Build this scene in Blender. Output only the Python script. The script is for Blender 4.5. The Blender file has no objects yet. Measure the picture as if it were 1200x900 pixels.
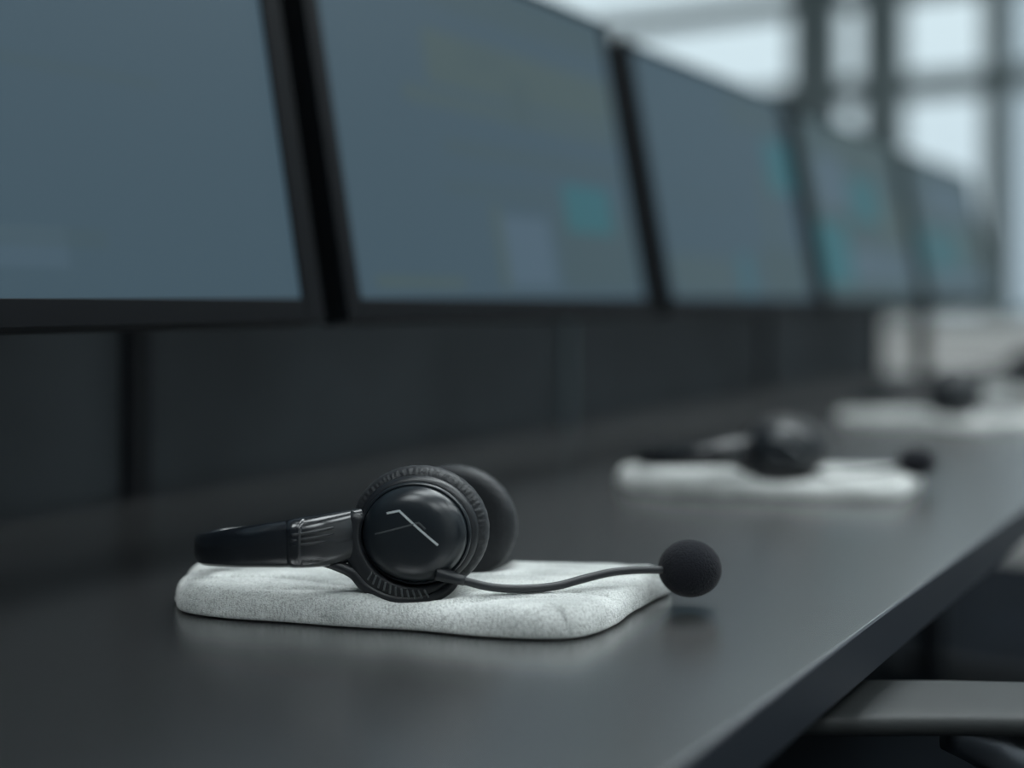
import bpy, bmesh, math, random
from mathutils import Vector, Matrix, noise
random.seed(7)
C = bpy.context.scene.collection
PI = math.pi

# ---------------------------------------------------------------- camera, sky, exposure
# World: +Y runs along the desk, -X is towards the partition, desk top at z = DESK.
DESK = 0.75
TH = math.atan2(930, 1500)            # the camera is turned this much to the left of the desk's run
CT, ST = math.cos(TH), math.sin(TH)
cam_d = bpy.data.cameras.new('camera')
cam = bpy.data.objects.new('camera', cam_d); C.objects.link(cam)
cam.location = (0, 0, DESK + 0.187)
cam.rotation_euler = (PI/2, 0, TH)
cam_d.sensor_width = 36; cam_d.lens = 45
cam_d.shift_y = -100/1200
cam_d.clip_start = 0.02
cam_d.dof.use_dof = True
cam_d.dof.focus_distance = 0.742
cam_d.dof.aperture_fstop = 1.6
cam_d.dof.aperture_blades = 0
bpy.context.scene.camera = cam

w = bpy.data.worlds.new('overcast_sky'); bpy.context.scene.world = w; w.use_nodes = True
nt = w.node_tree; bg = nt.nodes['Background']
tc = nt.nodes.new('ShaderNodeTexCoord'); sp = nt.nodes.new('ShaderNodeSeparateXYZ')
cr = nt.nodes.new('ShaderNodeValToRGB')
nt.links.new(tc.outputs['Generated'], sp.inputs[0]); nt.links.new(sp.outputs['Z'], cr.inputs[0])
cr.color_ramp.elements[0].position = 0.0; cr.color_ramp.elements[0].color = (0.50, 0.60, 0.66, 1)
cr.color_ramp.elements[1].position = 0.35; cr.color_ramp.elements[1].color = (0.65, 0.765, 0.80, 1)
nt.links.new(cr.outputs[0], bg.inputs['Color']); bg.inputs['Strength'].default_value = 1.3
LAMP = 8.8                            # radiance of the ceiling panels

vs = bpy.context.scene.view_settings
vs.view_transform = 'Standard'; vs.look = 'None'; vs.gamma = 1; vs.use_curve_mapping = False
vs.exposure = 0.0

def cw(X, Z, h=0.0):
    """camera-right X, camera-forward Z, height above desk -> world"""
    return Vector((X*CT - Z*ST, X*ST + Z*CT, DESK + h))

# ---------------------------------------------------------------- materials
def mat(name, col, rough=0.5, spec=0.5, metal=0.0, coat=0.0, sheen=0.0, bump=None, emit=None, var=None, rvar=None):
    m = bpy.data.materials.new(name); m.use_nodes = True
    n = m.node_tree.nodes; L = m.node_tree.links; b = n['Principled BSDF']
    b.inputs['Base Color'].default_value = (*col, 1)
    b.inputs['Roughness'].default_value = rough
    b.inputs['Specular IOR Level'].default_value = spec
    b.inputs['Metallic'].default_value = metal
    b.inputs['Coat Weight'].default_value = coat
    b.inputs['Sheen Weight'].default_value = sheen
    t = n.new('ShaderNodeTexCoord')
    if bump:
        k = n.new('ShaderNodeTexNoise'); k.inputs['Scale'].default_value = bump[0]; k.inputs['Detail'].default_value = 5
        mp = n.new('ShaderNodeMapping'); L.new(t.outputs['Object'], mp.inputs[0])
        if len(bump) > 2: mp.inputs['Scale'].default_value = bump[2]
        L.new(mp.outputs[0], k.inputs['Vector'])
        bu = n.new('ShaderNodeBump'); bu.inputs['Strength'].default_value = bump[1]; bu.inputs['Distance'].default_value = 0.001
        L.new(k.outputs['Fac'], bu.inputs['Height']); L.new(bu.outputs[0], b.inputs['Normal'])
    if var:
        k = n.new('ShaderNodeTexNoise'); k.inputs['Scale'].default_value = var[0]; k.inputs['Detail'].default_value = 6
        r = n.new('ShaderNodeValToRGB')
        r.color_ramp.elements[0].position = 0.35; r.color_ramp.elements[1].position = 0.65
        r.color_ramp.elements[0].color = (*[c*(1-var[1]) for c in col], 1)
        r.color_ramp.elements[1].color = (*[min(1, c*(1+var[1])) for c in col], 1)
        L.new(t.outputs['Object'], k.inputs['Vector']); L.new(k.outputs['Fac'], r.inputs[0]); L.new(r.outputs[0], b.inputs['Base Color'])
    if rvar:
        k = n.new('ShaderNodeTexNoise'); k.inputs['Scale'].default_value = rvar[0]; k.inputs['Detail'].default_value = 8
        mp = n.new('ShaderNodeMapping'); mp.inputs['Scale'].default_value = rvar[3] if len(rvar) > 3 else (1, 1, 1)
        r = n.new('ShaderNodeMapRange'); r.inputs['To Min'].default_value = rvar[1]; r.inputs['To Max'].default_value = rvar[2]
        r.inputs['From Min'].default_value = 0.3; r.inputs['From Max'].default_value = 0.7
        L.new(t.outputs['Object'], mp.inputs[0]); L.new(mp.outputs[0], k.inputs['Vector'])
        L.new(k.outputs['Fac'], r.inputs[0]); L.new(r.outputs[0], b.inputs['Roughness'])
    if emit:
        b.inputs['Emission Color'].default_value = (*emit[0], 1); b.inputs['Emission Strength'].default_value = emit[1]
    return m

M = {}
M['desk'] = mat('desk_laminate', (0.005, 0.0065, 0.0075), 0.27, 1.0, var=(14, 0.2))
M['desk'].node_tree.nodes['Principled BSDF'].inputs['IOR'].default_value = 2.75
M['edge'] = mat('desk_edge_band', (0.022, 0.027, 0.036), 0.45, 0.4, bump=(700, 0.08))
M['panel'] = mat('partition_fabric', (0.036, 0.043, 0.048), 0.9, 0.2, bump=(1500, 0.4), var=(4, 0.18))
M['post'] = mat('partition_post', (0.003, 0.004, 0.006), 0.5, 0.2)
M['alu_highlit'] = mat('highlit_post_alloy', (0.12, 0.15, 0.165), 0.38, 0.5, metal=0.6)  # post highlight painted in as a lighter tone; cabinet handles share the metal
M['bezel'] = mat('monitor_plastic', (0.003, 0.004, 0.0055), 0.6, 0.1, bump=(900, 0.1))
M['shell'] = mat('matte_black_plastic', (0.010, 0.012, 0.015), 0.38, 0.5, bump=(600, 0.06))
M['gloss'] = mat('satin_black_plastic', (0.009, 0.013, 0.017), 0.3, 0.55, coat=0.0, bump=(60, 0.02))
M['band'] = mat('glossy_headband_plastic', (0.006, 0.008, 0.011), 0.2, 0.75)
M['leather'] = mat('cushion_leatherette', (0.012, 0.014, 0.017), 0.5, 0.45, sheen=0.04, bump=(420, 0.55))
M['cloth'] = mat('speaker_cloth', (0.01, 0.011, 0.013), 0.9, 0.2, bump=(900, 0.5))
M['foam'] = mat('microphone_foam', (0.009, 0.010, 0.014), 0.95, 0.2, sheen=0.06, bump=(950, 0.9))
M['silver'] = mat('emblem_silver', (0.72, 0.76, 0.78), 0.3, 0.5, metal=0.3)
M['dim'] = mat('emblem_grey', (0.12, 0.13, 0.135), 0.35, 0.5, metal=0.4)
M['floor'] = mat('navy_carpet', (0.007, 0.010, 0.014), 0.95, 0.1, bump=(300, 0.6), var=(5, 0.3))
M['wall'] = mat('grey_paint', (0.85, 0.86, 0.85), 0.85, 0.2, bump=(200, 0.1))
M['wall_dark'] = mat('dark_grey_paint', (0.09, 0.10, 0.11), 0.85, 0.2, bump=(200, 0.1))
M['ceiling'] = mat('ceiling_paint', (0.55, 0.59, 0.60), 0.9, 0.2)
M['frame'] = mat('window_frame_metal', (0.16, 0.20, 0.21), 0.6, 0.3)
M['sill'] = mat('sill_paint', (0.50, 0.52, 0.50), 0.6, 0.3)
M['lamp'] = mat('lamp_diffuser', (0.8, 0.8, 0.8), 0.6, emit=((0.90, 0.98, 1.0), LAMP))
M['chair'] = mat('chair_plastic', (0.030, 0.034, 0.035), 0.6, 0.4, bump=(500, 0.1))
M['chair_dark'] = mat('chair_black', (0.01, 0.012, 0.014), 0.6, 0.4, bump=(700, 0.3))
M['chrome'] = mat('chair_metal', (0.22, 0.24, 0.27), 0.35, 0.5, metal=0.8)

def glass(name, tint):
    m = bpy.data.materials.new(name); m.use_nodes = True
    n = m.node_tree.nodes; L = m.node_tree.links; n.clear()
    o = n.new('ShaderNodeOutputMaterial'); mx = n.new('ShaderNodeMixShader'); fr = n.new('ShaderNodeFresnel')
    t = n.new('ShaderNodeBsdfTransparent'); g = n.new('ShaderNodeBsdfGlossy')
    t.inputs[0].default_value = (*tint, 1); g.inputs['Roughness'].default_value = 0.02
    L.new(fr.outputs[0], mx.inputs[0]); L.new(t.outputs[0], mx.inputs[1]); L.new(g.outputs[0], mx.inputs[2]); L.new(mx.outputs[0], o.inputs[0])
    return m
M['glass'] = glass('window_glass', (0.97, 0.985, 0.99))
M['glass_tint'] = glass('tinted_window_glass', (0.80, 0.83, 0.85))

M['cabinet'] = mat('pale_cabinet_laminate', (0.78, 0.78, 0.76), 0.45, 0.4)

def pad_material():
    """off-white brushed terry: fine pile, vertical nap on the sides, soft grey soiling"""
    m = mat('terry_cloth', (0.70, 0.72, 0.70), 0.95, 0.1, sheen=0.3)
    n = m.node_tree.nodes; L = m.node_tree.links; b = n['Principled BSDF']
    t = n.new('ShaderNodeTexCoord')
    k = n.new('ShaderNodeTexNoise'); k.inputs['Scale'].default_value = 850; k.inputs['Detail'].default_value = 4
    mp = n.new('ShaderNodeMapping'); mp.inputs['Scale'].default_value = (1.0, 1.0, 0.45)
    L.new(t.outputs['Object'], mp.inputs[0]); L.new(mp.outputs[0], k.inputs['Vector'])
    v = n.new('ShaderNodeTexVoronoi'); v.inputs['Scale'].default_value = 1300; L.new(t.outputs['Object'], v.inputs['Vector'])
    ad = n.new('ShaderNodeMath'); ad.operation = 'ADD'; L.new(k.outputs['Fac'], ad.inputs[0]); L.new(v.outputs['Distance'], ad.inputs[1])
    bu = n.new('ShaderNodeBump'); bu.inputs['Strength'].default_value = 0.6; bu.inputs['Distance'].default_value = 0.0009
    L.new(ad.outputs[0], bu.inputs['Height']); L.new(bu.outputs[0], b.inputs['Normal'])
    k2 = n.new('ShaderNodeTexNoise'); k2.inputs['Scale'].default_value = 32; k2.inputs['Detail'].default_value = 8
    mp2 = n.new('ShaderNodeMapping'); mp2.inputs['Scale'].default_value = (0.6, 1.6, 1.0); L.new(t.outputs['Object'], mp2.inputs[0]); L.new(mp2.outputs[0], k2.inputs['Vector'])
    r = n.new('ShaderNodeValToRGB')
    r.color_ramp.elements[0].position = 0.3; r.color_ramp.elements[0].color = (0.42, 0.44, 0.43, 1)
    r.color_ramp.elements[1].position = 0.62; r.color_ramp.elements[1].color = (0.76, 0.78, 0.76, 1)
    L.new(k2.outputs['Fac'], r.inputs[0])
    r2 = n.new('ShaderNodeValToRGB')
    r2.color_ramp.elements[0].position = 0.32; r2.color_ramp.elements[0].color = (0.42, 0.42, 0.42, 1)
    r2.color_ramp.elements[1].position = 0.55; r2.color_ramp.elements[1].color = (1, 1, 1, 1)
    L.new(k.outputs['Fac'], r2.inputs[0])
    mx = n.new('ShaderNodeMixRGB'); mx.blend_type = 'MULTIPLY'; mx.inputs[0].default_value = 0.7
    L.new(r.outputs[0], mx.inputs[1]); L.new(r2.outputs[0], mx.inputs[2]); L.new(mx.outputs[0], b.inputs['Base Color'])
    return m
M['terry'] = pad_material()

def screen_material(name, base, rects):
    """a lit display: base colour with soft rectangles (u0, v0, u1, v1, colour, amount)"""
    m = bpy.data.materials.new(name); m.use_nodes = True
    n = m.node_tree.nodes; L = m.node_tree.links; b = n['Principled BSDF']
    b.inputs['Base Color'].default_value = (0.01, 0.012, 0.014, 1); b.inputs['Roughness'].default_value = 0.45
    b.inputs['Specular IOR Level'].default_value = 0.1
    uv = n.new('ShaderNodeUVMap'); s = n.new('ShaderNodeSeparateXYZ'); L.new(uv.outputs[0], s.inputs[0])
    cur = n.new('ShaderNodeRGB'); cur.outputs[0].default_value = (*base, 1); cur = cur.outputs[0]
    def step(sock, lo, inv):
        q = n.new('ShaderNodeMapRange'); e = 0.008
        q.inputs['From Min'].default_value = lo-e; q.inputs['From Max'].default_value = lo+e
        q.inputs['To Min'].default_value = 1.0 if inv else 0.0; q.inputs['To Max'].default_value = 0.0 if inv else 1.0
        L.new(sock, q.inputs[0]); return q.outputs[0]
    def mul(a, c):
        q = n.new('ShaderNodeMath'); q.operation = 'MULTIPLY'; L.new(a, q.inputs[0])
        if isinstance(c, float): q.inputs[1].default_value = c
        else: L.new(c, q.inputs[1])
        return q.outputs[0]
    for (u0, v0, u1, v1, col, a) in rects:
        f = mul(mul(step(s.outputs[0], u0, False), step(s.outputs[0], u1, True)), mul(step(s.outputs[1], v0, False), step(s.outputs[1], v1, True)))
        mx = n.new('ShaderNodeMixRGB'); L.new(mul(f, float(a)), mx.inputs[0]); L.new(cur, mx.inputs[1]); mx.inputs[2].default_value = (*col, 1)
        cur = mx.outputs[0]
    L.new(cur, b.inputs['Emission Color']); b.inputs['Emission Strength'].default_value = 1.0
    return m

# ---------------------------------------------------------------- builders
def link(name, bm, m, parent=None, smooth=True, bevel=None, sub=0):
    me = bpy.data.meshes.new(name)
    bmesh.ops.recalc_face_normals(bm, faces=bm.faces)
    bm.to_mesh(me); bm.free()
    for p in me.polygons: p.use_smooth = smooth
    o = bpy.data.objects.new(name, me); C.objects.link(o); me.materials.append(m)
    if parent: o.parent = parent
    if bevel:
        b = o.modifiers.new('bevel', 'BEVEL'); b.width = bevel; b.segments = 3; b.limit_method = 'ANGLE'
    if sub:
        s = o.modifiers.new('sub', 'SUBSURF'); s.levels = sub; s.render_levels = sub
    if not smooth or bevel:
        for p in me.polygons: p.use_smooth = bool(bevel)
        if bevel:
            wn = o.modifiers.new('wn', 'WEIGHTED_NORMAL'); wn.keep_sharp = True
    return o

def thing(name, label, cat, loc=(0, 0, 0), rz=0, group=None):
    o = bpy.data.objects.new(name, None); C.objects.link(o); o.empty_display_size = 0.05
    o.location = loc; o.rotation_euler = (0, 0, rz)
    tag(o, label, cat, group); return o
def tag(o, label, cat, group=None):
    o['label'] = label; o['category'] = cat
    if group: o['group'] = group
    return o
def struct(o, label=None):
    o['kind'] = 'structure'
    if label: o['label'] = label
    return o

def box(bm, x0, x1, y0, y1, z0, z1):
    v = [bm.verts.new((x, y, z)) for x in (x0, x1) for y in (y0, y1) for z in (z0, z1)]
    for f in ((0,1,3,2),(4,6,7,5),(0,4,5,1),(2,3,7,6),(0,2,6,4),(1,5,7,3)): bm.faces.new([v[i] for i in f])
def boxo(name, m, parent, *b, bevel=None):
    bm = bmesh.new(); box(bm, *b); return link(name, bm, m, parent, smooth=False, bevel=bevel)

def rings(bm, rs, closed_ring=True, cap=True, loop=False):
    R = [[bm.verts.new(p) for p in r] for r in rs]
    n = len(R[0]); K = len(R)
    for i in range(K if loop else K-1):
        a, b = R[i], R[(i+1) % K]
        for j in range(n): bm.faces.new((a[j], a[(j+1) % n], b[(j+1) % n], b[j]))
    if cap and not loop:
        bm.faces.new(R[0][::-1]); bm.faces.new(R[-1])

def catmull(P, sub=6):
    P = [Vector(p) for p in P]; out = []
    for i in range(len(P)-1):
        a = P[i-1] if i else P[0]*2-P[1] if len(P[0]) == len(P[1]) else P[0]
        b, c = P[i], P[i+1]; d = P[i+2] if i+2 < len(P) else P[-1]*2-P[-2]
        for k in range(sub):
            t = k/sub
            out.append(0.5*((2*b)+(c-a)*t+(2*a-5*b+4*c-d)*t*t+(3*b-a-3*c+d)*t**3))
    out.append(P[-1]); return out

def tube(bm, P, r, seg=14, sub=6):
    """round tube; r a number or list of radii per control point"""
    if not isinstance(r, (list, tuple)): r = [r]*len(P)
    Q = catmull([(*p, q) for p, q in zip(P, r)], sub)
    rs = []; up = Vector((0, 0, 1)); prev = None
    for i, q in enumerate(Q):
        p = Vector(q[:3]); a = Vector(Q[max(0, i-1)][:3]); b = Vector(Q[min(len(Q)-1, i+1)][:3])
        t = (b-a).normalized()
        if prev is None: prev = (up if abs(t.z) < 0.9 else Vector((1, 0, 0)))
        s = (prev - t*prev.dot(t)).normalized(); prev = s; u = t.cross(s)
        rs.append([p + (s*math.cos(2*PI*k/seg)+u*math.sin(2*PI*k/seg))*q[3] for k in range(seg)])
    rings(bm, rs)

def strap(bm, P, seg=28, sub=8, pw=3.0):
    """flat band standing on edge: points (x, y, z, half thickness, half height)"""
    Q = catmull([Vector(p) for p in P], sub); rs = []
    for i, q in enumerate(Q):
        a, b = Q[max(0, i-1)], Q[min(len(Q)-1, i+1)]
        t = Vector((b[0]-a[0], b[1]-a[1], 0)).normalized(); nrm = Vector((t.y, -t.x, 0))
        r = []
        for k in range(seg):
            an = 2*PI*k/seg; c, s = math.cos(an), math.sin(an)
            r.append(Vector(q[:3]) + nrm*q[3]*math.copysign(abs(c)**(2/2.2), c) + Vector((0, 0, 1))*q[4]*math.copysign(abs(s)**(2/pw), s))
        rs.append(r)
    rings(bm, rs)

def lathe(bm, prof, sx=1.0, seg=96, fn=None, loop=False):
    """profile (r, y) turned about the y axis, stretched sx along x"""
    rs = []
    for i, (r, y) in enumerate(prof):
        ring = []
        for k in range(seg):
            a = 2*PI*k/seg; rr, yy = (r, y) if fn is None else fn(r, y, a, i)
            ring.append((rr*math.cos(a)*sx, yy, rr*math.sin(a)))
        rs.append(ring)
    rings(bm, rs, cap=not loop, loop=loop)

def copy_tree(o, parent=None, skip=()):
    c = o.copy(); C.objects.link(c)
    if parent: c.parent = parent
    for ch in o.children:
        if ch.name.split('.')[0] not in skip: copy_tree(ch, c, skip)
    return c

# ---------------------------------------------------------------- room
XL, XR, YB, YF, HC = -4.4, 3.4, -2.6, 6.5, 3.65
struct(boxo('floor', M['floor'], None, XL, XR, YB, YF, -0.1, 0))
struct(boxo('ceiling', M['ceiling'], None, XL, XR, YB, YF, HC, HC+0.12))
struct(boxo('wall_left', M['wall_dark'], None, XL-0.15, XL, YB, YF, 0, HC))
struct(boxo('wall_back', M['wall_dark'], None, XL-0.15, XR+0.15, YB-0.15, YB, 0, HC))
SILL, HEAD, MID = 0.83, 3.50, 2.50
cols = [(-4.25, -2.275), (-2.12, -1.905), (-1.78, -1.30), (-1.26, 0.15), (0.30, 1.75), (1.90, 3.25)]
bm = bmesh.new(); box(bm, XL, XR, YF, YF+0.2, 0, SILL); box(bm, XL, XR, YF, YF+0.2, HEAD, HC)
struct(link('wall_far', bm, M['wall'], None, smooth=False))
bm = bmesh.new(); prev = XL
for (a, b) in cols+[(XR, XR)]:
    box(bm, prev, a, YF, YF+0.2, SILL, HEAD); prev = b
struct(link('trim_1', bm, M['frame'], None, smooth=False))
struct(boxo('trim_2', M['sill'], None, XL, XR, YF-0.10, YF-0.002, SILL-0.05, SILL-0.005, bevel=0.006))
struct(boxo('baseboard_far', M['frame'], None, XL, XR, YF-0.02, YF-0.001, 0.001, 0.10))
def window(n, axis, a, b, g):
    root = bpy.data.objects.new('window_%d' % n, None); C.objects.link(root); root['kind'] = 'structure'
    t = 0.045; tz = 2.01
    def bx(nm, m, u0, u1, d0, d1, z0, z1):
        if axis == 'y': return boxo(nm, m, root, u0, u1, YF+d0, YF+d1, z0, z1)
        return boxo(nm, m, root, XR+d0, XR+d1, u0, u1, z0, z1)
    bm = bmesh.new()
    for (u0, u1, z0, z1) in ((a, a+t, SILL, HEAD), (b-t, b, SILL, HEAD), (a+t, b-t, SILL, SILL+t), (a+t, b-t, HEAD-t, HEAD)):
        if axis == 'y': box(bm, u0, u1, YF+0.04, YF+0.12, z0, z1)
        else: box(bm, XR+0.04, XR+0.12, u0, u1, z0, z1)
    link('window_frame', bm, M['frame'], root, smooth=False)
    bx('transom', M['frame'], a+t, b-t, 0.04, 0.12, tz-0.06, tz+0.06)
    bx('pane', g, a+t, b-t, 0.075, 0.085, SILL+t, tz-0.06)
    bx('pane', g, a+t, b-t, 0.075, 0.085, tz+0.06, MID-0.05)
    bx('transom', M['frame'], a+t, b-t, 0.04, 0.12, MID-0.05, MID+0.05)
    bx('pane', g, a+t, b-t, 0.075, 0.085, MID+0.05, HEAD-t)
for i, (a, b) in enumerate(cols): window(i+1, 'y', a, b, M['glass'] if i != 3 else M['glass_tint'])
rcols = [(0.6, 2.2), (2.4, 4.0), (4.2, 5.8)]
bm = bmesh.new(); box(bm, XR, XR+0.2, YB, YF, 0, SILL); box(bm, XR, XR+0.2, YB, YF, HEAD, HC); prev = YB
for (a, b) in rcols+[(YF, YF)]:
    box(bm, XR, XR+0.2, prev, a, SILL, HEAD); prev = b
struct(link('wall_right', bm, M['wall'], None, smooth=False))
for i, (a, b) in enumerate(rcols): window(7+i, 'x', a, b, M['glass'])

# ceiling lamps
spots = [(-0.3, -0.9), (-0.3, 0.9), (-0.3, 2.3), (-0.9, 3.4), (0.3, 3.6), (2.0, -0.9), (2.0, 0.9), (2.0, 2.7), (2.0, 4.5)]
lampo = None
for i, (x, y) in enumerate(spots):
    if lampo is None:
        lampo = thing('ceiling_light', 'x', 'light')
        bm = bmesh.new()
        for b in ((-0.62, 0.62, -0.47, -0.45), (-0.62, 0.62, 0.45, 0.47), (-0.62, -0.60, -0.45, 0.45), (0.60, 0.62, -0.45, 0.45)): box(bm, *b, -0.05, 0)
        link('frame', bm, M['frame'], lampo, smooth=False)
        boxo('diffuser', M['lamp'], lampo, -0.6, 0.6, -0.45, 0.45, -0.04, -0.005)
        r = lampo
    else: r = copy_tree(lampo)
    r.location = (x, y, HC-0.001); r.rotation_euler = (0, 0, PI/2)
    tag(r, 'long white ceiling panel lamp in grey frame above the office', 'light', 'ceiling panel lamps')

# ---------------------------------------------------------------- desk and partition
VF, VW = 0.212, 0.935                  # distance of front edge and partition from the camera
Y0, Y1 = -0.9, 3.36
desk = thing('desk', 'long charcoal laminate desk running under the row of monitors', 'desk', (0, 0, 0))
boxo('desktop', M['desk'], desk, -VW+0.0085, -VF-0.002, Y0, Y1, DESK-0.028, DESK, bevel=0.0008)
boxo('edge_band', M['edge'], desk, -VF-0.002, -VF, Y0, Y1, DESK-0.028, DESK-0.0003, bevel=0.0003)
for y in (Y0+0.05, 1.2, Y1-0.08):
    bm = bmesh.new(); box(bm, -VW+0.10, -VW+0.16, y-0.03, y+0.03, 0.03, DESK-0.028); box(bm, -VW+0.05, -VF-0.08, y-0.035, y+0.035, 0.0, 0.03)
    link('leg', bm, M['post'], desk, smooth=False, bevel=0.003)

part = thing('partition_screen', 'dark grey fabric partition with vertical posts behind the desk', 'partition', (-VW, 0, 0))
PT = DESK+0.525
ps = [-0.82, 0.01, 0.837, 1.664, 2.49, 3.31]
for i in range(len(ps)-1):
    boxo('panel', M['panel'], part, -0.034, -0.004, ps[i]+0.012, ps[i+1]-0.012, 0.02, PT-0.012, bevel=0.003)
for i, y in enumerate(ps):
    o = boxo('post', M['alu_highlit'] if i == 3 else M['post'], part, -0.038, 0.008, y-(0.006 if i == 3 else 0.013), y+(0.006 if i == 3 else 0.013), 0, PT, bevel=0.002)
    if i == 3: o['label'] = 'metal post with its highlight painted in'
boxo('top_rail', M['post'], part, -0.036, -0.002, ps[0], ps[-1], PT-0.012, PT+0.006, bevel=0.002)
boxo('mounting_rail', M['post'], part, -0.002, 0.022, ps[0], ps[-1], DESK+0.31, DESK+0.35, bevel=0.002)

# low cabinet beyond the end of the desk
cab = thing('low_cabinet', 'pale grey low cabinet beyond the far end of the desk, below the windows', 'cabinet', (-0.5, 4.9, 0))
boxo('body', M['cabinet'], cab, -0.96, 0.96, 0.0, 0.42, 0.0, 0.80, bevel=0.002)
boxo('cabinet_top', M['cabinet'], cab, -0.98, 0.98, -0.04, 0.44, 0.80, 0.83, bevel=0.003)
for k in range(4):
    d = boxo('door', M['cabinet'], cab, -0.955+k*0.4785, -0.955+k*0.4785+0.474, -0.02, 0.0, 0.08, 0.775, bevel=0.002)
    boxo('handle', M['alu_highlit'], d, -0.955+k*0.4785+(0.42 if k % 2 == 0 else 0.04), -0.955+k*0.4785+(0.43 if k % 2 == 0 else 0.05), -0.04, -0.02, 0.55, 0.69)

# ---------------------------------------------------------------- monitors
TEAL = (0.022, 0.115, 0.140); DK = (0.045, 0.075, 0.085); LT = (0.075, 0.12, 0.165); GR = (0.055, 0.085, 0.085)
BASE = (0.044, 0.078, 0.104)
contents = [
    (BASE, [(0.0, 0, 0.03, 1, DK, .5), (0.33, 0.06, 0.60, 0.14, LT, .3), (0.36, 0.62, 0.58, 0.66, DK, .5), (0.36, 0.20, 0.40, 0.95, DK, .3), (0.36, 0.17, 0.47, 0.28, TEAL, .55), (0.50, 0.10, 0.66, 0.14, DK, .35),
            (0.66, 0.90, 0.80, 1, TEAL, .5), (0.50, 0.45, 0.78, 0.48, DK, .3), (0.02, 0.1, 0.3, 0.5, GR, .4), (0.02, 0.6, 0.3, 0.9, LT, .4)]),
    (BASE, [(0.20, 0.55, 0.98, 0.60, GR, .6), (0.28, 0.62, 0.98, 0.78, GR, .8), (0.40, 0.70, 0.55, 0.76, DK, .5), (0.55, 0.55, 0.62, 0.7, DK, .7), (0.30, 0.42, 0.98, 0.46, DK, .6), (0.28, 0.30, 0.98, 0.34, DK, .4),
            (0.45, 0.04, 0.62, 0.25, LT, .6), (0.42, 0.03, 0.45, 0.28, GR, .8), (0.65, 0.03, 0.98, 0.28, DK, .7), (0.70, 0.22, 0.90, 0.38, TEAL, .75), (0.05, 0.03, 0.3, 0.06, GR, .8), (0.3, 0.86, 0.98, 0.98, DK, .6)]),
    (BASE, [(0.03, 0.02, 0.42, 0.18, GR, .5), (0.46, 0.02, 0.53, 0.20, TEAL, .6), (0.60, 0.02, 0.97, 0.24, DK, .9), (0.80, 0.52, 0.99, 0.78, TEAL, .85), (0.72, 0.25, 0.80, 0.60, GR, .6), (0.55, 0.80, 0.98, 0.97, DK, .6), (0.1, 0.4, 0.5, 0.44, DK, .2)]),
    (DK, [(0.02, 0.08, 0.28, 0.42, TEAL, .9), (0.30, 0.10, 0.62, 0.30, LT, .6), (0.40, 0.45, 0.68, 0.72, TEAL, .8), (0.10, 0.5, 0.35, 0.8, LT, .7), (0.65, 0.08, 0.95, 0.30, LT, .5), (0.3, 0.85, 0.95, 0.95, GR, .7), (0.7, 0.35, 0.97, 0.6, GR, .8)]),
    (DK, [(0.02, 0.20, 0.60, 0.50, TEAL, .6), (0.10, 0.08, 0.9, 0.18, LT, .6), (0.2, 0.6, 0.9, 0.9, LT, .5), (0.65, 0.3, 0.95, 0.55, GR, .8)]),
]
mlabels = ['leftmost computer monitor, nearly plain slate blue screen, cut off by the left edge',
           'second computer monitor from the left, behind the nearest headset, teal patch near its corner',
           'third computer monitor from the left, its top corner against the window',
           'fourth computer monitor from the left, small dark screen with teal panels',
           'farthest computer monitor at the right end, on a pole standing on the desk']
tilt = math.radians(10.5)
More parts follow.
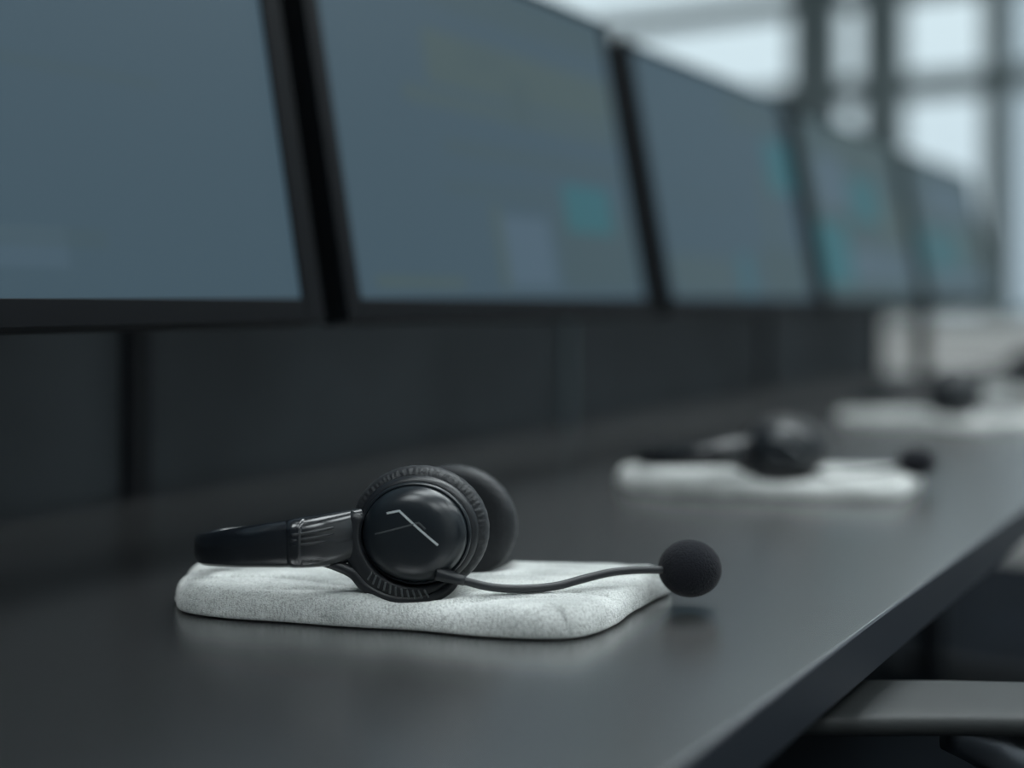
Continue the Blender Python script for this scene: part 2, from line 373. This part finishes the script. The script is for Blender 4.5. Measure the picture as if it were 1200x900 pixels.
for i, (base, rects) in enumerate(contents):
    y = (0.48, 1.08, 1.68, 2.30, 2.97)[i]
    root = thing('computer_monitor', mlabels[i], 'monitor', (-0.65, y, DESK+0.187), 0, 'computer monitors in a row over the desk')
    up = Vector((-math.sin(tilt), 0, math.cos(tilt))); nb = Vector((-math.cos(tilt), 0, -math.sin(tilt)))  # nb: backwards
    def P(u, v, d): return Vector((0, u, 0)) + up*v + nb*d
    W, H = (0.265, 0.265, 0.265, 0.288, 0.312)[i], (0.325, 0.330, 0.316, 0.310, 0.305)[i]                     # half width of screen, height
    # screen
    bm = bmesh.new(); uvl = bm.loops.layers.uv.new('UVMap')
    q = [P(-W, 0, 0.001), P(W, 0, 0.001), P(W, H, 0.001), P(-W, H, 0.001), P(-W, 0, 0.004), P(W, 0, 0.004), P(W, H, 0.004), P(-W, H, 0.004)]
    vv = [bm.verts.new(p) for p in q]
    f = bm.faces.new(vv[:4])
    for l, uvc in zip(f.loops, ((0, 0), (1, 0), (1, 1), (0, 1))): l[uvl].uv = uvc
    bm.faces.new(vv[7:3:-1])
    for k in range(4): bm.faces.new((vv[k], vv[4+k], vv[4+(k+1) % 4], vv[(k+1) % 4]))
    link('screen', bm, screen_material('screen_display', base, rects), root, smooth=False)
    # bezel: four bars round the screen
    bm = bmesh.new()
    def pbox(bm, u0, u1, v0, v1, d0, d1):
        v = [bm.verts.new(P(a, b, c)) for a in (u0, u1) for b in (v0, v1) for c in (d0, d1)]
        for f in ((0,1,3,2),(4,6,7,5),(0,4,5,1),(2,3,7,6),(0,2,6,4),(1,5,7,3)): bm.faces.new([v[k] for k in f])
    sb, bb, tb = (0.022, 0.019, 0.014, 0.014, 0.014)[i], 0.018, 0.006
    pbox(bm, -W-sb, -W, -bb, H+tb, -0.002, 0.012); pbox(bm, W, W+sb, -bb, H+tb, -0.002, 0.012)
    pbox(bm, -W, W, -bb, 0, -0.002, 0.012); pbox(bm, -W, W, H, H+tb, -0.002, 0.012)
    link('bezel', bm, M['bezel'], root, smooth=False, bevel=0.001)
    bm = bmesh.new(); pbox(bm, -W-sb, W+sb, -bb, H+tb, 0.012, 0.028); pbox(bm, -0.16, 0.16, 0.05, 0.24, 0.028, 0.05)
    link('housing', bm, M['bezel'], root, smooth=False, bevel=0.004)
    bm = bmesh.new(); a = P(0, 0.14, 0.05)
    if i < 4:
        tube(bm, [(a.x, 0, a.z), (-0.15, 0, 0.143), (-0.265, 0, 0.143)], 0.016, 14)
        box(bm, a.x-0.012, a.x+0.004, -0.05, 0.05, a.z-0.05, a.z+0.05)
        link('mount_arm', bm, M['bezel'], root)
    else:
        box(bm, -0.118, -0.088, 0.018, 0.052, -0.177, 0.16); box(bm, a.x-0.01, a.x+0.004, -0.05, 0.05, a.z-0.05, a.z+0.05); box(bm, -0.10, a.x, -0.02, 0.02, a.z-0.02, a.z+0.02)
        link('stand_pole', bm, M['bezel'], root, smooth=False, bevel=0.002)
        boxo('stand_base', M['bezel'], root, -0.19, -0.03, -0.07, 0.13, -0.187, -0.177, bevel=0.003)

# ---------------------------------------------------------------- headsets (local: x camera-right, y away, z up from the desk)
HX, HZ = -0.0557, 0.775                # headset origin in camera right / forward
def lp(px, py, Z):                     # design helper: picture position and distance -> local point
    return ((px-600)/1500*Z-HX, Z-HZ, 0.187-(py-350)/1500*Z)
SX = 1.10
def make_cup(root, cx, cy, cz, yaw, outer):
    """outer: the cap is turned to the camera. Cup axis is y; -y is the outside."""
    mtx = Matrix.Translation((cx, cy, cz)) @ Matrix.Rotation(yaw, 4, 'Z')
    def put(bm): bmesh.ops.transform(bm, matrix=mtx, verts=bm.verts); return bm
    bm = bmesh.new()
    lathe(bm, [(0.0225, 0.006), (0.031, 0.006), (0.0325, 0.004), (0.0328, 0.001), (0.0318, -0.002), (0.0300, -0.0035), (0.0225, -0.004)], SX)
    cup = link('ear_cup', put(bm), M['shell'], root)
    bm = bmesh.new()
    lathe(bm, [(0.0002, -0.0208), (0.006, -0.0207), (0.011, -0.0203), (0.0155, -0.0195), (0.0195, -0.0181), (0.0228, -0.0162), (0.0252, -0.0138), (0.0268, -0.0112), (0.0276, -0.0088), (0.0278, -0.0075), (0.0278, -0.003)], SX)
    cap = link('cap', put(bm), M['gloss'], root)
    bm = bmesh.new(); pr = []
    for k in range(12):
        a = 2*PI*k/12; pr.append((0.0285+0.0012*math.cos(a), -0.0055+0.0022*math.sin(a)))
    lathe(bm, pr, SX, loop=True); link('rim', put(bm), M['gloss'], cup)
    # cushion with radial puckers near its seam
    bm = bmesh.new(); pr = []
    for k in range(28):
        a = 2*PI*k/28; c, s = math.cos(a), math.sin(a)
        pr.append((0.0275+0.0098*math.copysign(abs(c)**0.8, c), 0.0105+0.0088*math.copysign(abs(s)**0.8, s)))
    def pucker(r, y, a, i):
        w_ = max(0, 1-abs(y-0.0035)/0.004)
        d = 0.00022*w_*math.sin(a*74+1.7*math.sin(a*9)) + 0.00012*math.sin(a*31+y*900)
        return r+d*(1 if r > 0.0275 else -1), y-d*0.6
    lathe(bm, pr, SX, seg=300, fn=pucker, loop=True)
    link('ear_cushion', put(bm), M['leather'], root)
    bm = bmesh.new(); lathe(bm, [(0.0002, 0.0105), (0.010, 0.0103), (0.019, 0.009), (0.019, 0.006), (0.0002, 0.006)], SX, seg=48)
    link('speaker_cloth', put(bm), M['cloth'], cup)
    # emblem: thin raised strips laid on the dome
    def dome(x, z):
        r = math.hypot(x/SX, z)
        pf = [(0, -0.0208), (0.006, -0.0207), (0.011, -0.0203), (0.0155, -0.0195), (0.0195, -0.0181), (0.0228, -0.0162)]
        for (r0, y0), (r1, y1) in zip(pf, pf[1:]):
            if r <= r1: return y0+(y1-y0)*(r-r0)/(r1-r0)
        return -0.0162
    def strip(name, pts, hw, m):
        bm = bmesh.new()
        Q = []
        for (a, b) in zip(pts, pts[1:]):
            for k in range(10): Q.append((a[0]+(b[0]-a[0])*k/10, a[1]+(b[1]-a[1])*k/10))
        Q.append(pts[-1]); rs = []
        for k, (x, z) in enumerate(Q):
            a, b = Q[max(0, k-1)], Q[min(len(Q)-1, k+1)]
            t = Vector((b[0]-a[0], b[1]-a[1])).normalized(); nx, nz = -t.y*hw, t.x*hw
            y = dome(x, z)
            rs.append([(x-nx, y+0.0003, z-nz), (x+nx, y+0.0003, z+nz), (x+nx, y-0.0004, z+nz), (x-nx, y-0.0004, z-nz)])
        rings(bm, rs); return link(name, put(bm), m, cap, smooth=False)
    strip('emblem', [(-0.0142, 0.0135), (-0.0068, 0.0152), (0.0155, -0.0038)], 0.00055, M['silver'])
    e = strip('emblem', [(-0.021, 0.0015), (0.0045, 0.0088), (0.0085, 0.0052)], 0.0004, M['dim']); e['label'] = 'darker grey emblem line'
    return cup

CY1, CZ1 = -0.030, 0.0514
def make_boom(root, pts):
    bm = bmesh.new(); tube(bm, pts, 0.0024, 14, 8); b = link('microphone_boom', bm, M['shell'], root)
    bm = bmesh.new(); p0, p1, p2 = [Vector(p) for p in pts[:3]]
    tube(bm, [p0-(p1-p0)*0.35, p0, p1], [0.0042, 0.0040, 0.0028], 16, 4); link('boom_joint', bm, M['shell'], b)
    e = Vector(pts[-1]); d = (e-Vector(pts[-2])).normalized()
    bm = bmesh.new(); bmesh.ops.create_icosphere(bm, subdivisions=5, radius=1)
    c = e+d*0.0165+Vector((0, 0, 0.001))
    for v in bm.verts:
        nn = noise.noise(v.co*22)*0.012+noise.noise(v.co*60)*0.008
        v.co = Vector((v.co.x*0.0192, v.co.y*0.0180, v.co.z*0.0171))*(1+nn)+c
    link('foam_windscreen', bm, M['foam'], root)

def make_headset():
    root = thing('headset', 'x', 'headset', cw(HX, HZ, 0), TH)
    make_cup(root, 0.0005, CY1, CZ1, -math.radians(6), True)
    make_cup(root, 0.0215, 0.057, 0.0430, PI-math.radians(14), False)
    # headband: out from the near cup, round to the left and back to the far cup, sinking away from us
    bm = bmesh.new()
    strap(bm, [(-0.062, -0.0455, 0.0480, 0.0088, 0.0140), (-0.085, -0.0410, 0.0458, 0.0088, 0.0127), (-0.108, -0.0330, 0.0425, 0.0072, 0.0110),
               (-0.1255, -0.0190, 0.0390, 0.0046, 0.0094), (-0.1325, 0.0050, 0.0365, 0.0044, 0.0090), (-0.125, 0.0280, 0.0340, 0.0044, 0.0090),
               (-0.100, 0.0460, 0.0320, 0.0042, 0.0095), (-0.062, 0.0580, 0.0315, 0.0038, 0.0100), (-0.030, 0.0640, 0.0320, 0.0034, 0.0105)], pw=2.7)
    band = link('headband', bm, M['band'], root)
    # slider sleeve near the cup
    bm = bmesh.new()
    strap(bm, [(-0.032, -0.0290, 0.0500, 0.0060, 0.0150), (-0.042, -0.0350, 0.0492, 0.0075, 0.0153), (-0.055, -0.0412, 0.0484, 0.0088, 0.0150), (-0.0675, -0.0445, 0.0477, 0.0092, 0.0142), (-0.0690, -0.0443, 0.0475, 0.0086, 0.0137)], pw=2.8)
    sl = link('slider', bm, M['band'], root)
    for k, (za, zb) in enumerate(((0.0535, 0.0565), (0.0505, 0.0530), (0.0478, 0.0495))):
        bm = bmesh.new(); tube(bm, [(-0.0690, -0.0533, za), (-0.0575, -0.0514, (za+zb)/2), (-0.046, -0.0455, zb)], 0.0008, 8, 6)
        link('grip_rib', bm, M['shell'], sl)
    # yoke sweeping from the slider under the cup
    bm = bmesh.new(); pts = []
    pts = [(-0.066, -0.0400, 0.0362, 0.0020), (-0.054, -0.0390, 0.0360, 0.0028)]
    for k in range(3, 11):
        a = math.radians(168+k*14.5); r = 0.0435-0.0085*(k/10)**1.8
        pts.append((0.0005+r*math.cos(a)*1.04, -0.0365, CZ1+r*math.sin(a)*0.985, 0.0034 if k < 10 else 0.0018))
    tube(bm, [p[:3] for p in pts], [p[3] for p in pts], 14, 5)
    bmesh.ops.transform(bm, matrix=Matrix.Translation((0, 0.0, 0)), verts=bm.verts)
    yk = link('yoke', bm, M['shell'], root)
    # plate filling between yoke and cap on the lower left, with grip ribs
    bm = bmesh.new(); rs = []
    for k in range(25):
        a = math.radians(160+k*6.4)
        e = math.sin(PI*min(1, (k+3)/27))
        ri = 0.030; ro = 0.0325+0.009*(1-(k/24)**3)*min(1, (k+6)/10)
        rs.append([(0.0005+r*math.cos(a)*1.06, y, CZ1+r*math.sin(a)) for (r, y) in ((ri, -0.0335), (ri, -0.0385), (ri+0.002, -0.0400), (ro-0.002, -0.0388), (ro, -0.0360), (ro, -0.0335))])
    rings(bm, rs); pl = link('cup_bracket', bm, M['shell'], root)
    for k in range(11):
        a = math.radians(222+k*5.6)
        bm = bmesh.new(); c, s = math.cos(a-0.25), math.sin(a-0.25)
        p0 = Vector((0.0005+0.0318*math.cos(a)*1.06, -0.0402, CZ1+0.0318*math.sin(a))); p1 = Vector((0.0005+0.0368*math.cos(a+0.05)*1.06, -0.0396, CZ1+0.0368*math.sin(a+0.05)))
        tube(bm, [p0, (p0+p1)/2, p1], 0.00055, 8, 3); link('grip_rib', bm, M['dim'], pl)
    return root

boom1 = [lp(520, 674, .730), lp(545, 681, .729), lp(575, 688, .732), lp(610, 690, .736), lp(650, 687, .742), lp(685, 678, .750), lp(715, 671, .757), lp(745, 668, .763), lp(780, 668, .770)]
boom2 = [boom1[0], boom1[1], boom1[2], (0.060, -0.036, 0.0235), (0.085, -0.030, 0.025), (0.105, -0.022, 0.0275), (0.120, -0.014, 0.030)]
hs1 = make_headset()
protos = [hs1]
offs = [(0, 0), (0.315, 0.477), (0.700, 1.115), (1.030, 1.640)]
hl = ['black headset nearest the camera, in sharp focus, lying on the nearest pale cloth pad',
      'second black headset, slightly blurred, on the second pale pad from the camera',
      'third black headset along the desk, blurred, in front of the thin monitor pole',
      'farthest black headset, strongly blurred and cut off by the right edge']
for i in range(1, 4):
    r = copy_tree(hs1); X, Z = offs[i]
    r.location = cw(HX+X, HZ+Z, 0); r.scale = ((1, 1, 0.84), (1, 1, 1.0), (1, 1, 1.1))[i-1]
    protos.append(r)
for i, r in enumerate(protos):
    make_boom(r, boom1 if i in (0, 2) else boom2); tag(r, hl[i], 'headset', 'headsets along the desk')

# ---------------------------------------------------------------- cloth pads
def make_pad(i, off, label, sc):
    FL, FR, BR, BL = (-0.200, 0.752), (0.038, 0.689), (0.112, 0.832), (-0.212, 0.842)
    N = 150 if i == 0 else 60
    T = 0.0172*(1 if i == 0 else 1.05); sd = 3.1*i
    X, Z = off
    def base(u, v):                    # u, v in -1..1 -> rounded square -> quad
        s, t = (u+1)/2, (v+1)/2
        x = (FL[0]*(1-s)+FR[0]*s)*(1-t)+(BL[0]*(1-s)+BR[0]*s)*t
        z = (FL[1]*(1-s)+FR[1]*s)*(1-t)+(BL[1]*(1-s)+BR[1]*s)*t
        return x, z
    bm = bmesh.new(); rs = {}
    ks = N
    def sq(a, b):                      # square -> squircle
        m_ = max(abs(a), abs(b))
        if m_ == 0: return 0, 0
        L = (abs(a)**7.0+abs(b)**7.0)**(1/7.0)
        return a*m_/L, b*m_/L
    top = [[None]*(ks+1) for _ in range(ks+1)]; bot = [[None]*(ks+1) for _ in range(ks+1)]
    for a in range(ks+1):
        for b in range(ks+1):
            # cluster samples toward the rim
            ua = math.sin((2*a/ks-1)*PI/2); ub = math.sin((2*b/ks-1)*PI/2)
            u, v = sq(ua, ub); d = max(abs(ua), abs(ub))
            x, z = base(u, v)
            x += 0.0022*noise.noise(Vector((u*2.3+sd, v*2.3, 1)))*1.5
            z += 0.0022*noise.noise(Vector((u*2.3+sd, v*2.3, 7)))*1.8
            lx, ly = x-HX, z-HZ
            # distance in from the rim, metres (approx)
            hw = 0.135; hd = 0.062
            din = min((1-abs(ua))*hw, (1-abs(ub))*hd); din = max(din, 0)
            R = 0.0105
            prof = math.sqrt(max(0, 1-(1-min(din/R, 1))**2))
            h = T*(0.30+0.70*prof)
            nz = noise.noise(Vector((lx*14+sd, ly*22, 0)))*0.0016 + noise.noise(Vector((lx*45+sd, ly*70, 3)))*0.0006
            # soft folds
            fold = 0.0
            for (fx, fy, fa, fw, fl, amp) in ((-0.095, 0.006, -0.10, 0.0025, 0.060, 0.0020), (-0.135, 0.022, 0.10, 0.002, 0.025, 0.0018), (-0.045, -0.022, -0.18, 0.003, 0.045, 0.0016),
                                              (0.075, 0.020, 0.12, 0.0028, 0.05, 0.0012), (0.095, -0.030, -0.30, 0.003, 0.035, 0.0015), (0.050, -0.048, 0.35, 0.003, 0.03, 0.0013), (0.03, -0.052, 0.5, 0.0025, 0.02, 0.0012)):
                dx, dy = lx-fx, ly-fy; c_, s_ = math.cos(fa), math.sin(fa)
                al, ac = dx*c_+dy*s_, -dx*s_+dy*c_+0.25*(dx*c_+dy*s_)**2/fl
                fold -= 2.3*amp*math.exp(-(ac/fw)**2)*math.exp(-(al/fl)**4)
            h += (nz+fold)*min(1, din/0.006)
            # dents pressed in by the two cups
            for (cx, cy, cz, hy) in ((0.0, CY1+0.002, CZ1*sc, 0.020), (0.022, 0.050, 0.0445*sc, 0.022)):
                q = (lx-cx)/0.046
                if abs(q) < 1:
                    lim = cz-0.0402*sc*math.sqrt(1-q*q)-0.0004+max(0, abs(ly-cy)-hy)*0.9
                    h = min(h, max(lim, 0.0015))
            # boom lies just over the cloth
            h = max(h, 0.0012)
            # rim bulge: the side leans in above and below its middle
            top[a][b] = bm.verts.new((lx, ly, h))
            edge = (a in (0, ks) or b in (0, ks))
            if edge: bot[a][b] = None
    # side: rounded roll from the top rim down to the desk
    rim = [(a, 0) for a in range(ks)]+[(ks, b) for b in range(ks)]+[(a, ks) for a in range(ks, 0, -1)]+[(0, b) for b in range(ks, 0, -1)]
    for a in range(ks):
        for b in range(ks): bm.faces.new((top[a][b], top[a+1][b], top[a+1][b+1], top[a][b+1]))
    cen = Vector((-0.02, 0.0, 0)); lay = [[top[a][b] for a, b in rim]]
    n = len(rim)
    for (fr, ins) in ((0.62, 0.0006), (0.3, -0.0006), (0.02, -0.0034)):
        row = []
        for k, v in enumerate(lay[0]):
            p = v.co; q0, q1 = lay[0][k-2].co, lay[0][(k+2) % n].co
            t = Vector((q1.x-q0.x, q1.y-q0.y, 0)).normalized(); o = Vector((t.y, -t.x, 0))
            row.append(bm.verts.new((p.x+o.x*ins, p.y+o.y*ins, p.z*fr+(0.0003 if fr < .1 else 0))))
        lay.append(row)
    for r0, r1 in zip(lay, lay[1:]):
        for k in range(n): bm.faces.new((r0[k], r0[(k+1) % n], r1[(k+1) % n], r1[k]))
    bm.faces.new(lay[-1])
    o = link('cloth_pad', bm, M['terry'], None)
    o.location = cw(HX+X, HZ+Z, 0.0002); o.rotation_euler = (0, 0, TH)
    tag(o, label, 'pad', 'pale cloth pads along the desk')
pl = ['thick pale grey terry cloth pad nearest the camera, under the sharply focused headset',
      'second pale cloth pad from the camera, slightly blurred, under the second headset',
      'third pale cloth pad along the desk, blurred, under the third headset',
      'farthest pale cloth pad, strongly blurred, at the right edge near the desk end']
for i in range(4): make_pad(i, offs[i], pl[i], (1, 0.84, 1.0, 1.1)[i])

# ---------------------------------------------------------------- office chair (local: faces -x; x camera-right, y away)
chair = thing('office_chair', 'dark swivel office chair below the desk edge, its armrest showing at bottom right', 'chair', cw(0.455, 0.497, -DESK), TH)
bm = bmesh.new(); box(bm, -0.24, 0.22, -0.23, 0.23, 0.43, 0.50); link('seat', bm, M['chair_dark'], chair, smooth=False, bevel=0.03)
bm = bmesh.new(); rs = []
for k in range(9):
    t = k/8; z = 0.56+0.5*t; x = 0.26+0.05*math.sin(t*PI*0.9)+0.05*t; wv = 0.22-0.05*t*t
    rs.append([(x-0.02, -wv, z), (x-0.005, 0, z), (x-0.02, wv, z), (x+0.02, wv, z), (x+0.035, 0, z), (x+0.02, -wv, z)])
rings(bm, rs); link('backrest', bm, M['chair_dark'], chair, bevel=0.01)
bm = bmesh.new(); tube(bm, [(0.1, 0, 0.42), (0.27, 0, 0.42), (0.32, 0, 0.55), (0.33, 0, 0.70)], 0.02); link('back_bracket', bm, M['chair_dark'], chair)
bm = bmesh.new(); tube(bm, [(0, 0, 0.10), (0, 0, 0.25), (0, 0, 0.43)], [0.035, 0.03, 0.02]); link('gas_column', bm, M['chair_dark'], chair)
for k in range(5):
    a = 2*PI*k/5+0.3; c, s = math.cos(a), math.sin(a)
    bm = bmesh.new(); tube(bm, [(0, 0, 0.10), (0.15*c, 0.15*s, 0.10), (0.29*c, 0.29*s, 0.075)], [0.03, 0.024, 0.015]); lg = link('base_leg', bm, M['chair_dark'], chair)
    bm = bmesh.new(); bmesh.ops.create_cone(bm, cap_ends=True, segments=24, radius1=0.026, radius2=0.026, depth=0.04,
        matrix=Matrix.Translation((0.29*c, 0.29*s, 0.0265)) @ Matrix.Rotation(a+PI/2, 4, 'Z') @ Matrix.Rotation(PI/2, 4, 'Y'))
    bm2 = bm; tube(bm2, [(0.29*c, 0.29*s, 0.045), (0.29*c, 0.29*s, 0.07)], 0.006, 8, 2); link('caster', bm2, M['chair_dark'], lg, smooth=False)
for sy in (1, -1):
    yc = sy*0.257
    bm = bmesh.new(); rs = []
    K = 24
    for k in range(K+1):
        t = k/K; x = -0.34+0.38*t
        e = min(1, math.sqrt(max(0, 1-(1-min(t/0.10, 1))**2))+0.02) * min(1, math.sqrt(max(0, 1-(1-min((1-t)/0.10, 1))**2))+0.02)
        hw = 0.037*(0.75+0.25*e); zt = 0.704-0.010*max(0, t-0.4); th = 0.015*(0.5+0.5*e)
        ring = []
        for j in range(24):
            an = 2*PI*j/24; c, s = math.cos(an), math.sin(an)
            ring.append((x, yc+hw*math.copysign(abs(c)**0.55, c), zt-th/2+th/2*math.copysign(abs(s)**0.45, s)))
        rs.append(ring)
    rings(bm, rs); ar = link('armrest', bm, M['chair'], chair)
    bm = bmesh.new(); tube(bm, [(-0.200, yc-sy*0.005, 0.685), (-0.168, yc-sy*0.008, 0.672), (-0.125, yc-sy*0.01, 0.640), (-0.045, yc-sy*0.012, 0.52), (-0.04, yc-sy*0.02, 0.44), (-0.04, sy*0.19, 0.415)], [0.012, 0.016, 0.018, 0.018, 0.018, 0.018])
    link('armrest_bracket', bm, M['chrome'], chair)
